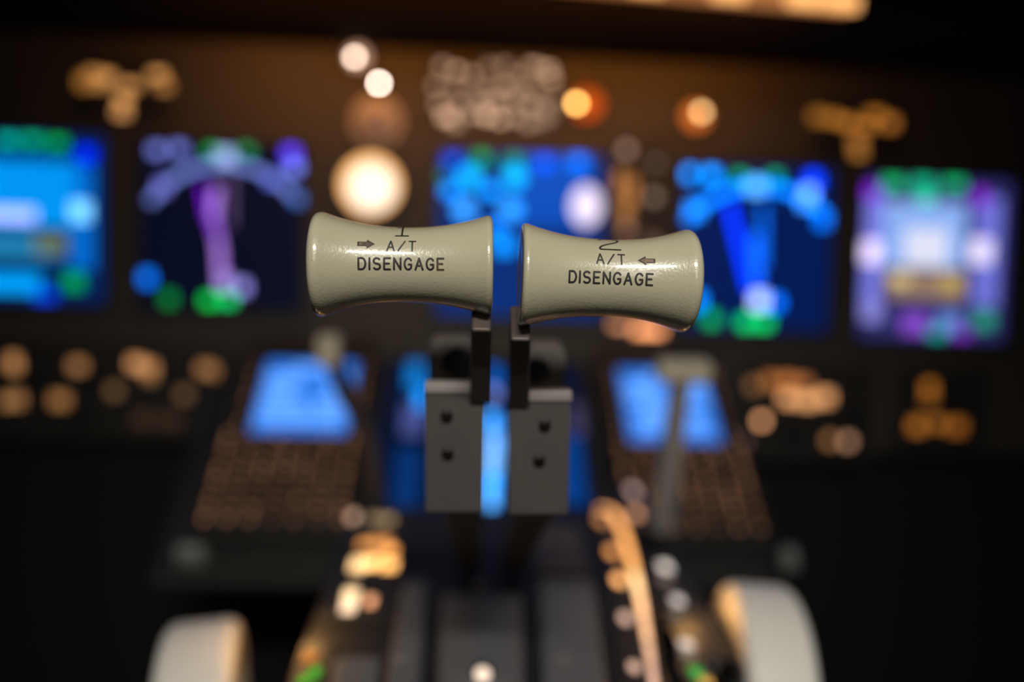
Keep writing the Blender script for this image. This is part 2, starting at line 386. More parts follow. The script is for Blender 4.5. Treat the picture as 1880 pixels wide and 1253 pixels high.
# ------------------------------------------------------------------ small lit panels on the instrument panel
def legend_panel(name, label, cat, r, marks, fr=PANEL, knobs=(), mplate=M_PLATEDARK, lift=.0005, group=None, LF=1):
    m = Mount(fr, name, label, cat, (r[0]+r[2])/2, (r[1]+r[3])/2, lift, group)
    m.box('faceplate', m.rect(*r), 0, .003, mplate, bevel=.001)
    for k in knobs: m.knob('knob', k[0], k[1], k[2], k[3] if len(k) > 3 else .014, k[4] if len(k) > 4 else M_BLACK, h0=.0032)
    for q in marks:
        px, py, w, h, c = q[:5]
        m.glow('legend', px, py, w, h, c, h0=.0034, disc=(len(q) > 5), L=LF)
    return m
G, GB = (138, 92, 48), (176, 122, 68)
legend_panel('annunciator_panel', 'dim amber legend panel in a T shape above the purple-route map', 'panel', (140, 112, 318, 222),
    [(152, 150, 18, 26, (130, 85, 35)), (172, 136, 26, 14, G), (196, 142, 26, 16, GB), (182, 156, 34, 12, G), (290, 138, 28, 14, GB), (302, 158, 24, 16, G), (240, 158, 30, 14, GB), (226, 186, 20, 18, GB), (224, 206, 26, 16, (172, 120, 72))],
    knobs=((168, 190, 24), (284, 194, 24)), LF=.48)
legend_panel('annunciator_panel', 'dim amber legend panel in a T shape above the lavender-white flight display', 'panel', (1486, 188, 1654, 296),
    [(1502, 214, 26, 20, (120, 75, 24)), (1530, 218, 24, 16, (120, 74, 26)), (1556, 226, 24, 16, (130, 80, 28)), (1606, 212, 30, 14, (125, 76, 24)), (1634, 226, 22, 20, (130, 78, 28)), (1590, 232, 30, 14, (128, 78, 28)), (1574, 262, 24, 20, (118, 74, 30)), (1576, 280, 22, 14, (112, 72, 30))],
    knobs=((1520, 262, 24), (1630, 266, 24)), LF=.6)
marks = []
for px, py, c in ((812, 122, 1), (838, 130, 1), (866, 138, .8), (900, 124, 1), (926, 122, 1), (952, 140, .9), (980, 122, 1.1), (1006, 128, 1.3), (1012, 144, .8),
                  (800, 158, .8), (832, 164, .7), (872, 160, .8), (902, 166, 1), (932, 158, 1), (960, 164, .9), (986, 172, .7),
                  (806, 192, .9), (846, 190, .6), (880, 188, 1), (912, 186, 1), (944, 186, 1), (974, 194, .8), (1000, 198, .9), (1024, 182, .8),
                  (822, 214, 2.6), (836, 226, 1.2), (868, 210, .9), (893, 212, 1.9), (918, 220, 1.2), (946, 214, 1), (970, 226, 1.2), (992, 222, 1.1), (1008, 212, .8)):
    f_ = random.uniform(.55, 1.3); marks.append((px, py, random.choice((14, 18, 26)), random.choice((10, 14)), tuple(min(255, x*(c*f_)**.45) for x in (88, 69, 55))))
legend_panel('autobrake_panel', 'panel crowded with pale brown lit legends above the cyan engine display', 'panel', (782, 106, 1034, 240), marks, knobs=((855, 176, 16, .010), (958, 204, 16, .010)))
m = legend_panel('landing_gear_panel', 'narrow tan-lit landing gear panel between engine display and blue map display', 'panel', (1124, 256, 1226, 560),
    [(1150, 275, 18, 18, (84, 66, 56), 1), (1138, 335, 14, 40, (112, 72, 40)), (1160, 350, 14, 50, (118, 74, 36)), (1148, 385, 20, 40, (120, 78, 40)), (1200, 362, 18, 18, (70, 56, 48), 1), (1150, 420, 18, 18, (78, 54, 42), 1), (1204, 300, 14, 14, (40, 32, 28))])
bm = bmesh.new()
p0 = Vector((*m.xy(1186, 440), .004)); bar(bm, [p0, p0+Vector((0, -.012, .05))], .016, .010); mesh_obj('gear_lever', bm, M_KNOB, m.root)
legend_panel('lit_placard', 'long orange-lit placard showing just under the number 2 grip', 'placard', (1118, 584, 1240, 622),
    [(1190, 607, 54, 14, (236, 152, 100)), (1138, 597, 30, 10, (130, 86, 60))])
# lower rows
B1, B2 = (150, 104, 64), (196, 138, 88)
legend_panel('light_control_panel', 'row of amber legends and dark knobs below the purple-route map', 'panel', (-40, 628, 440, 800),
    [(24, 662, 22, 18, B1), (26, 674, 22, 16, (140, 98, 58)), (30, 734, 26, 22, B1), (12, 738, 16, 16, (112, 80, 46)), (143, 672, 26, 20, B1), (110, 735, 30, 22, (160, 110, 64)),
     (250, 668, 26, 20, B2), (272, 676, 28, 22, (190, 132, 84)), (210, 718, 20, 20, (92, 68, 42)), (276, 692, 22, 16, (96, 70, 44)), (378, 678, 26, 20, B1), (400, 684, 22, 20, (120, 84, 52)), (338, 725, 20, 20, (90, 64, 42)), (262, 770, 30, 24, (58, 40, 28)), (310, 772, 40, 22, (62, 42, 30))],
    knobs=((70, 695, 34), (180, 690, 34), (320, 690, 34), (150, 765, 30)), LF=.42)
legend_panel('light_control_panel', 'row of amber legends and dark knobs below the saturated blue map display', 'panel', (1350, 664, 1600, 850),
    [(1384, 708, 18, 18, (82, 56, 34)), (1416, 700, 26, 20, (120, 72, 34)), (1446, 700, 26, 18, (132, 78, 38)), (1474, 704, 26, 18, (120, 72, 40)), (1448, 732, 28, 20, (186, 130, 84)), (1482, 736, 30, 20, (190, 134, 86)), (1514, 730, 26, 22, (186, 130, 84)), (1398, 773, 16, 16, (158, 110, 74), 1), (1524, 809, 18, 18, (92, 62, 36), 1), (1556, 811, 18, 18, (112, 82, 62), 1), (1352+10, 812, 18, 18, (66, 48, 42), 1)],
    knobs=((1450, 790, 40), (1560, 760, 34)), LF=.72)
legend_panel('light_control_panel', 'three dim orange legends in a triangle, on the panel below the lavender-white flight display', 'panel', (1640, 676, 1810, 826),
    [(1706, 712, 18, 18, (112, 66, 18)), (1706, 732, 20, 12, (84, 48, 14)), (1684, 782, 24, 22, (134, 80, 26)), (1722, 778, 24, 16, (110, 66, 20)), (1756, 784, 26, 22, (120, 68, 20))],
    knobs=((1750, 722, 30),), LF=.6)

# ------------------------------------------------------------------ forward aisle stand: two keypad computers and the lower display
bm = bmesh.new(); box(bm, -.29, .31, -.03, .262, -.034, -.0225)
st = thing('aisle_stand', 'dark sloping centre stand holding the two keypad units and the lower display', 'stand', Matrix.Translation(STAND.o) @ STAND.rot())
mesh_obj('stand_face', bm, M_DECK, st, bevel=.004)
def ledge(px, py, w, h):
    x, y = STAND.loc(px, py, -.02); sx, sy = STAND.scale(px, py)
    bm = bmesh.new(); box(bm, x-w*sx/2, x+w*sx/2, y-h*sy/2, y+h*sy/2, -.0225, -.006, top=(.004, .004)); return mesh_obj('corner_block', bm, M_STEEL, st, bevel=.003)
ledge(352, 1022, 60, 34); ledge(1446, 1030, 34, 40)

def keypad_unit(label, cl, scr, blocks, gx):
    """cl: pixel of the unit's bottom centre; scr: screen pixel rows"""
    m = Mount(STAND, 'keypad_computer', label, 'computer', cl[0], cl[1], -.022)
    hw, Ltot = .076, .272
    bm = bmesh.new(); box(bm, -hw, hw, -.004, Ltot, 0, .018); mesh_obj('casing', bm, M_BEZEL, m.root, bevel=.002)
    s0, s1 = m.xy(cl[0], scr[1], .019)[1], m.xy(cl[0], scr[0], .019)[1]
    cx, sw = gx, .051
    m.screen = m.box('screen', (cx, (s0+s1)/2, sw, (s1-s0)/2), .0182, .0195, emit(tuple(x*.9 for x in lin((50, 130, 244))), 'screen_glass'))
    pitch = (s1-s0)/8
    bl = emit(tuple(x*1.5 for x in lin((104, 165, 255))))
    for k in range(7):
        y = s1-pitch*(k+.75)
        for (q0, q1) in blocks[k]:
            bm = bmesh.new(); box(bm, cx+sw*q0, cx+sw*q1, y-pitch*.27, y+pitch*.27, .0196, .0199); mesh_obj('text_row', bm, bl, m.screen)
    kms = [[M_BLACK, emit((.36*f_, .165*f_, .085*f_), 'key_legend')] for f_ in (.45, .75, 1.0, 1.25)]
    def key(x, y, w, h):
        bm = bmesh.new(); box(bm, x-w/2, x+w/2, y-h/2, y+h/2, .0182, .0235, top=(.0012, .0012))
        box(bm, x-w*.15, x+w*.15, y-h*.40, y+h*.40, .0236, .0239, mi=1)
        mesh_obj('key', bm, random.choice(kms), m.root)
    for k in range(6):
        y = s1-(s1-s0)*(k+.5)/6
        for sx in (-1, 1): key(cx+sx*(sw+.011), y, .012, .008)
    rows = 10; kp = (s0-.008)/rows
    for k in range(rows):
        y = s0-.003-kp*(k+.5)
        if k < 2: n, x0, x1 = 6, -.064, .064
        else: n, x0, x1 = 5, -.064, .064
        n = 6 if k < 2 else 8-1
        for j in range(n):
            x = x0+(x1-x0)*j/(n-1)
            if k >= 8 and j < 3 and k == 9: pass
            key(x, y, (x1-x0)/(n-1)*.74, kp*.74)
    return m
full = [(-.85, -.25), (.2, .85)]
keypad_unit('keypad computer with a blue screen, standing by the speed brake lever', (502, 996), (664, 794),
    [[(-.4, .4)], [(-.9, -.1), (.35, .9)], [(-.9, -.2), (.4, .9)], [(-.9, -.3), (.45, .9)], [(-.92, .0), (.2, .9)], [(-.92, .1), (.2, .92)], [(-.92, .9)]], .006)
keypad_unit('keypad computer with a blue screen, standing behind the flap lever', (1274, 1010), (682, 812),
    [[(-.4, .4)], [(-.9, -.1), (.35, .9)], [(-.9, -.1), (.3, .9)], [(-.9, 0), (.3, .9)], [(-.6, .0)], [(-.85, .1), (.3, .8)], [(-.8, .0), (.3, .8)]], 0)

d = display('lower_display', 'dim blue lower display seen in slivers around the thrust lever brackets', 700, 670, 1074, 946, (0, 16, 46), fr=STAND, pad=9, lift=-.022)
d.screen.name = 'screen'
for px, py, w, h, c in ((905, 775, 20, 34, (60, 150, 245)), (908, 815, 20, 40, (110, 175, 255)), (905, 850, 22, 44, (120, 185, 255)), (904, 885, 20, 26, (50, 150, 245)), (903, 915, 20, 36, (80, 165, 250)), (906, 690, 20, 34, (0, 66, 140)), (906, 722, 18, 22, (70, 80, 132))):
    sym(d, 'system_readout', px, py, w, h, c, h0=.0028)
for px, py, w, h, c in ((762, 690, 30, 50, (10, 105, 180)), (774, 732, 20, 40, (10, 120, 210)), (758, 770, 40, 60, (70, 78, 140)), (748, 875, 50, 110, (0, 48, 110)), (1050, 860, 40, 130, (0, 58, 130)), (1060, 770, 24, 60, (50, 44, 70))):
    sym(d, 'system_page', px, py, w, h, c, h0=.0025)

# ------------------------------------------------------------------ throttle quadrant
q = thing('throttle_quadrant', 'grey and black throttle quadrant housing between the two trim wheels', 'quadrant', Matrix.Translation(DECK.o) @ DECK.rot())
bm = bmesh.new(); box(bm, -.098, .128, -.30, .272, -.572, 0); mesh_obj('housing', bm, M_DECK, q, bevel=.006)
for x0_, x1_, zt in ((-.200, -.100, -.152), (.130, .235, -.122)):
    bm = bmesh.new(); box(bm, x0_, x1_, -.06, .16, -.40, zt); mesh_obj('side_shelf', bm, M_DECK, q, bevel=.004)
def cover(pts, h, m=M_COVER, name='slot_cover'):
    """a raised grey cover with its plan corners given along the deck"""
    bm = bmesh.new(); lo, hi = [], []
    for px, py in pts:
        a, b = DECK.loc(px, py, h); lo.append(bm.verts.new((a, b, .0003))); hi.append(bm.verts.new((a, b, h)))
    k = len(pts)
    for i in range(k): bm.faces.new((lo[i], lo[(i+1)%k], hi[(i+1)%k], hi[i]))
    bm.faces.new(lo[::-1]); bm.faces.new(hi)
    return mesh_obj(name, bm, m, q, bevel=.003)
cover([(740, 1066), (784, 1066), (768, 1300), (700, 1300)], .006)
cover([(812, 1086), (956, 1090), (964, 1300), (802, 1300)], .008)
cover([(990, 1060), (1088, 1064), (1120, 1300), (998, 1300)], .006)
cover([(616, 1205), (700, 1205), (690, 1300), (590, 1300)], .005)
cover([(974, 960), (1062, 965), (1082, 1046), (984, 1044)], .004, M_PLATE)
for px, py in ((880, 1075), (1035, 1215), (735, 1215)):
    a, b = DECK.loc(px, py, .009); bm = bmesh.new(); cyl(bm, a, b, .009, .0105, .003); mesh_obj('screw', bm, M_LIP, q)

m = Mount(DECK, 'quadrant_lamp', 'small round white lamp at the bottom edge, on the central grey cover', 'light', 886, 1240, .0085)
sx = DECK.scale(886, 1240)[0]
bm = bmesh.new(); lathe_z(bm, [(0, 17*sx), (.004, 17*sx), (.005, 15*sx)]); mesh_obj('lamp_housing', bm, M_BEZEL, m.root)
m.glow('lens', 886, 1240, 26, 24, (255, 228, 202), h0=.0055, disc=True, L=1.1)

def strip_lit(m, marks, h0=.0034):
    for q_ in marks:
        px, py, w, h, c = q_[:5]; m.glow('legend', px, py, w, h, c, h0=h0, disc=len(q_) > 5)
legend_panel('trim_indicator', 'trim indicator strip with bright amber legends, alongside the speed brake lever base', 'indicator', (618, 936, 742, 1140),
    [(648, 950, 16, 16, (110, 86, 70), 1), (690, 954, 30, 12, (84, 68, 48)), (712, 956, 20, 12, (84, 68, 48)), (672, 1000, 26, 12, (150, 98, 50)), (700, 998, 34, 14, (176, 116, 62)), (716, 1012, 22, 14, (180, 118, 60)),
     (658, 1038, 26, 22, (255, 206, 142)), (684, 1034, 22, 18, (255, 190, 112)), (714, 1038, 26, 18, (255, 184, 102)), (644, 1094, 24, 22, (255, 214, 160)), (640, 1114, 24, 22, (255, 216, 176)), (680, 1105, 14, 16, (176, 120, 84))],
    fr=DECK, lift=.0004)
legend_panel('indicator_light', 'green lamp with an amber lamp above it, beside the trim wheel with the flat top', 'light', (540, 1190, 604, 1275),
    [(568, 1208, 22, 16, (140, 78, 26)), (578, 1236, 18, 16, (0, 120, 22)), (558, 1252, 18, 14, (40, 120, 20))], fr=DECK, lift=.0004)
m = Mount(DECK, 'flap_scale', 'curved amber glowing flap position scale with a column of lit marks', 'scale', 1160, 1090, .0004)
bm = bmesh.new(); lo, hi = [], []
for px, py in [(1085, 918), (1140, 918), (1168, 985), (1196, 1090), (1222, 1290), (1140, 1290), (1118, 1090), (1100, 985)]:
    x, y = m.xy(px, py); lo.append(bm.verts.new((x, y, 0))); hi.append(bm.verts.new((x, y, .003)))
k = len(lo)
for i in range(k): bm.faces.new((lo[i], lo[(i+1)%k], hi[(i+1)%k], hi[i]))
bm.faces.new(lo[::-1]); bm.faces.new(hi); mesh_obj('faceplate', bm, M_PLATEDARK, m.root)
sp = [((1098, 934), (200, 140, 92)), ((1124, 938), (215, 146, 84)), ((1142, 972), (222, 152, 84)), ((1155, 1012), (232, 160, 88)), ((1165, 1052), (255, 205, 142)), ((1174, 1092), (250, 190, 136)), ((1182, 1135), (226, 172, 128)), ((1189, 1178), (205, 158, 126)), ((1196, 1222), (196, 152, 130)), ((1203, 1275), (186, 140, 118))]
for (p_, c_), (p2, c2) in zip(sp, sp[1:]):
    e = ((p2[0]-p_[0])*.04, (p2[1]-p_[1])*.04)
    m.line('scale_segment', [(p_[0]+e[0], p_[1]+e[1]), (p2[0]-e[0], p2[1]-e[1])], 13, c_, h0=.0034)
for px, py, c in ((1104, 955, (110, 72, 40)), (1124, 1014, (150, 98, 52)), (1136, 1066, (200, 138, 82)), (1148, 1136, (152, 122, 106)), (1164, 1226, (160, 128, 110))):
    m.glow('detent_number', px, py, 18, 18, c, h0=.0034, disc=True)
m = legend_panel('engine_start_placard', 'black placard with three whitish legends in a slanting column, between flap scale and trim wheel', 'placard', (1208, 1020, 1296, 1218),
    [(1221, 1042, 18, 14, (140, 132, 124)), (1222, 1066, 20, 12, (62, 52, 46)), (1244, 1104, 18, 14, (132, 124, 118)), (1242, 1130, 20, 12, (56, 52, 48)), (1260, 1184, 22, 14, (150, 138, 130)), (1262, 1202, 24, 14, (84, 78, 70))], fr=DECK, lift=.0004)
legend_panel('indicator_light', 'green lamp with a yellow lamp below it, beside the trim wheel with the sloping top', 'light', (1254, 1222, 1308, 1285),
    [(1278, 1236, 20, 18, (28, 128, 52)), (1296, 1253, 20, 12, (150, 112, 52))], fr=DECK, lift=.0004)
legend_panel('lit_placard', 'small dim pinkish-brown placard at the foot of the flap lever', 'placard', (1150, 880, 1190, 965),
    [(1162, 902, 16, 16, (96, 76, 72), 1), (1168, 944, 16, 16, (116, 82, 60), 1)], fr=DECK, lift=.0004)

# speed brake lever and flap lever
def lever(name, label, base, head, d_head, wx, wt, m_shaft, headfn, mids=()):
    p0 = DECK.hit(*base); p0 = p0 + DECK.n*.0006; p1 = P(*head, d_head)
    r = thing(name, label, 'lever', Matrix.Translation(p0))
    bm = bmesh.new(); v = p1-p0
    if mids:
        pts = [v*0]+[P(*q_)-p0 for q_ in mids]+[v*.97]; bar(bm, pts, [wx*1.1]+[wx]*len(mids)+[wx*.8], wt)
    else: bar(bm, [v*0, v*.5, v*.95], [wx*1.1, wx, wx*.8], wt)
    mesh_obj('shaft', bm, m_shaft, r, bevel=.001)
    bm = bmesh.new(); headfn(bm); bmesh.ops.translate(bm, verts=bm.verts, vec=v); mesh_obj('handle', bm, M_BEIGE, r, smooth=False, bevel=.004)
    return r
lever('speed_brake_lever', 'speed brake lever with a small beige knob, crossing the keypad computer screen', (692, 925), (604, 643), .63, .012, .014, M_LEVER,
      lambda bm: box(bm, -.009, .009, -.010, .010, -.012, .012), mids=((680, 815, .71), (656, 762, .69), (632, 718, .67)))
def flap_head(bm):
    pr = [(-.010, -.008), (.008, -.012), (.014, 0), (.006, .009), (-.010, .007)]
    A = [bm.verts.new((-.020, a, b)) for a, b in pr]; B = [bm.verts.new((.022, a, b)) for a, b in pr]
    for k in range(5): bm.faces.new((A[k], A[(k+1)%5], B[(k+1)%5], B[k]))
    bm.faces.new(A[::-1]); bm.faces.new(B)
lever('flap_lever', 'flap lever with a wide beige handle on a straight grey shaft', (1214, 975), (1252, 680), .62, .018, .010, M_STEEL, flap_head)

# ------------------------------------------------------------------ trim wheels
def trim_wheel(label, x, y, z, rad, wid, turn):
    r = thing('handwheel', label, 'wheel', Matrix.Translation((x, y, z)) @ Matrix.Rotation(R(turn), 4, 'Z'))
    h = wid/2; f = .008
    prof = [(-h, rad-.022)]
    for k in range(9):
        a = math.pi/2*k/8; prof.append((-h+f-f*math.cos(a), rad-f+f*math.sin(a)))
    for k in range(9):
        a = math.pi/2*(1-k/8); prof.append((h-f+f*math.cos(a), rad-f+f*math.sin(a)))
    prof += [(h, rad-.022), (h-.006, rad-.026), (-h+.006, rad-.026), (-h, rad-.022)]
    bm = bmesh.new(); lathe_x(bm, prof, 96); mesh_obj('rim', bm, M_WHEEL, r, smooth=True)
    bm = bmesh.new(); lathe_x(bm, [(-h+.005, 0), (-h+.005, rad-.0265), (h-.005, rad-.0265), (h-.005, 0)], 96); mesh_obj('web', bm, M_WHEEL, r)
    bm = bmesh.new(); lathe_x(bm, [(-h*1.1, 0), (-h*1.1, .020), (h*1.1, .020), (h*1.1, 0)], 32); mesh_obj('hub', bm, M_BLACK, r, bevel=.002)
    return r
trim_wheel('ivory trim wheel rim with a flat-looking top, standing beside the green and amber lamps', -.165, .46, Z-.375, .070, .047, 11)
trim_wheel('ivory trim wheel rim with a taller sloping top, standing beside the green and yellow lamps', .203, .46, Z-.345, .070, .044, -7)

# ------------------------------------------------------------------ thrust levers
PX = FOCUS/F; DB = .331
def glyph(ch):
    def a(cx, cy, rx, ry, t0, t1, n=10): return [(cx+rx*math.cos(R(t0+(t1-t0)*k/n)), cy+ry*math.sin(R(t0+(t1-t0)*k/n))) for k in range(n+1)]
    g = {
     'D': (.62, [[(.0, 0), (0, 1), (.28, 1)]+a(.28, .5, .34, .5, 90, -90, 14)+[(0, 0)]]),
     'I': (.0, [[(0, 0), (0, 1)]]),
     'S': (.60, [a(.30, .75, .28, .25, 35, 270, 14)+a(.30, .25, .30, .25, 90, -145, 14)]),
     'E': (.54, [[(.54, 0), (0, 0), (0, 1), (.54, 1)], [(0, .52), (.44, .52)]]),
     'N': (.60, [[(0, 0), (0, 1), (.60, 0), (.60, 1)]]),
     'G': (.64, [a(.34, .5, .34, .5, 40, 320, 20)+[(.62, .45), (.38, .45)]]),
     'A': (.66, [[(0, 0), (.33, 1), (.66, 0)], [(.12, .34), (.54, .34)]]),
     'T': (.60, [[(0, 1), (.60, 1)], [(.30, 1), (.30, 0)]]),
     '/': (.62, [[(0, 0), (.62, 1)]]),
     '1': (.56, [[(0, 0), (.56, 0)], [(.28, 0), (.28, 1), (.08, .78)]]),
     '2': (.62, [[(.62, 0), (.03, 0), (0, .04), (.01, .12), (.06, .20), (.16, .29), (.36, .43), (.52, .55)]+a(.31, .74, .29, .26, -25, 170, 12)]),
    }
    return g[ch]
def text_strokes(txt, x0, x1, base, cap, kw=1.0):
    """polylines in px units: text fitted from x0 to x1 with its base line at base"""
    ws = [glyph(c)[0] for c in txt]; tot = sum(ws)
    sc = cap; gap = ((x1-x0)-tot*sc*kw)/max(1, len(txt)-1); kx = sc*kw
    out, x = [], x0
    for c, w in zip(txt, ws):
        for st in glyph(c)[1]: out.append([(x+px*kx, base+py*cap) for px, py in st])
        x += w*kx+gap
    return out
class Grip:
    def __init__(s, cpx, ang, length, r_out, r_in, waist, out_left, name_no):
        s.L, s.w = length, waist
        s.rl, s.rr = (r_out, r_in) if out_left else (r_in, r_out)
        s.fl, s.fr = (.0042, .0024) if out_left else (.0024, .0042)
        s.c = P(*cpx, FOCUS+.0145)
        ax = (rt*math.cos(ang)-up*math.sin(ang)); ax = (ax - fw*0)
        # the grip's axis runs across the cockpit; keep its tilt as seen, no turn in plan
        ax = Vector((1, 0, 0))*1 + Vector((0, 0, 1))*(ax.z - 0)
        s.ax = ax.normalized(); s.y = Vector((0, 0, 1)).cross(s.ax).normalized(); s.z = s.ax.cross(s.y)
        s.mat = Matrix((s.ax, s.y, s.z)).transposed().to_4x4(); s.mat.translation = s.c
    def r(s, x):
        t = x/(s.L/2); e = s.rl if t < 0 else s.rr
        return s.w+(e-s.w)*abs(t)**2.2
    def R_(s, x):
        h = s.L/2; f = s.fl if x < 0 else s.fr; d = max(0, abs(x)-(h-f))
        return s.r(x)-f*(1-math.sqrt(max(0, 1-(d/f)**2)))
    def surf(s, x, th, lift):
        r = s.R_(x)+lift; return (x, -r*math.cos(th), r*math.sin(th))
    def build(s, root):
        h = s.L/2; prof = [(-h+.0003, 0), (-h, s.R_(-h)*.6)]; N = 60
        xs = [-h+s.fl*(1-math.cos(math.pi/2*k/14)) for k in range(15)]
        xs += [-h+s.fl+(s.L-s.fl-s.fr)*k/N for k in range(1, N)]
        xs += [h-s.fr*(1-math.cos(math.pi/2*(1-k/14))) for k in range(15)]
        prof += [(x, s.R_(x)) for x in xs] + [(h, s.R_(h)*.6), (h-.0003, 0)]
        bm = bmesh.new(); lathe_x(bm, prof, 128)
        return mesh_obj('grip', bm, M_GRIP, root, smooth=True)
    def ribbon(s, name, strokes, wpx, th0, m, parent, lift=.00010):
        bm = bmesh.new(); k = PX*1.0; hw = wpx/2
        def V(x, y):
            X = x*k; return bm.verts.new(s.surf(X, th0+y*k/s.r(X), lift))
        for st in strokes:
            pts = []
            for p, q_ in zip(st, st[1:]):
                n = max(1, int(math.hypot(q_[0]-p[0], q_[1]-p[1])/2.5))
                for i in range(n): pts.append((p[0]+(q_[0]-p[0])*i/n, p[1]+(q_[1]-p[1])*i/n))
            pts.append(st[-1])
            for p, q_ in zip(pts, pts[1:]):
                dx, dy = q_[0]-p[0], q_[1]-p[1]; l = math.hypot(dx, dy) or 1; nx, ny = -dy/l*hw, dx/l*hw
                bm.faces.new((V(p[0]-nx, p[1]-ny), V(q_[0]-nx, q_[1]-ny), V(q_[0]+nx, q_[1]+ny), V(p[0]+nx, p[1]+ny)))
            for p in (pts[0], pts[-1])+tuple(st[1:-1]):
                bm.faces.new([V(p[0]+hw*math.cos(2*math.pi*i/10), p[1]+hw*math.sin(2*math.pi*i/10)) for i in range(10)])
        return mesh_obj(name, bm, m, parent)
    def poly(s, name, pts, th0, m, parent, lift):
        bm = bmesh.new(); k = PX
        # fan of thin strips so the shape follows the curve
        xs = sorted(set(p[0] for p in pts)); ys = [p[1] for p in pts]
        def span(x):
            hits = []
            for (xa, ya), (xb, yb) in zip(pts, pts[1:]+pts[:1]):
                if abs(xa-xb) < 1e-9: continue
                t = (x-xa)/(xb-xa)
                if -1e-9 <= t <= 1+1e-9: hits.append(ya+(yb-ya)*t)
            return min(hits), max(hits)
        for a, b in zip(xs, xs[1:]):
            n = max(1, int((b-a)/2))
            for i in range(n):
                xa, xb = a+(b-a)*i/n+1e-6, a+(b-a)*(i+1)/n-1e-6
                (l0, h0), (l1, h1) = span(xa), span(xb)
                for j in range(4):
                    q_ = [(xa, l0+(h0-l0)*j/4), (xb, l1+(h1-l1)*j/4), (xb, l1+(h1-l1)*(j+1)/4), (xa, l0+(h0-l0)*(j+1)/4)]
                    bm.faces.new([bm.verts.new(s.surf(x*k, th0+y*k/s.r(x*k), lift)) for x, y in q_])
        return mesh_obj(name, bm, m, parent)
INK_WORN = ink('worn_ink', (.012, .009, .007), (.12, .075, .04), .56)
INK = ink('black_ink', (.009, .008, .007), (.03, .022, .016), .58)
ARROW = ink('arrow_brown', (.20, .12, .06), (.055, .03, .018), .5)
ARROW_EDGE = ink('arrow_edge', (.016, .01, .007), (.06, .035, .02), .55)

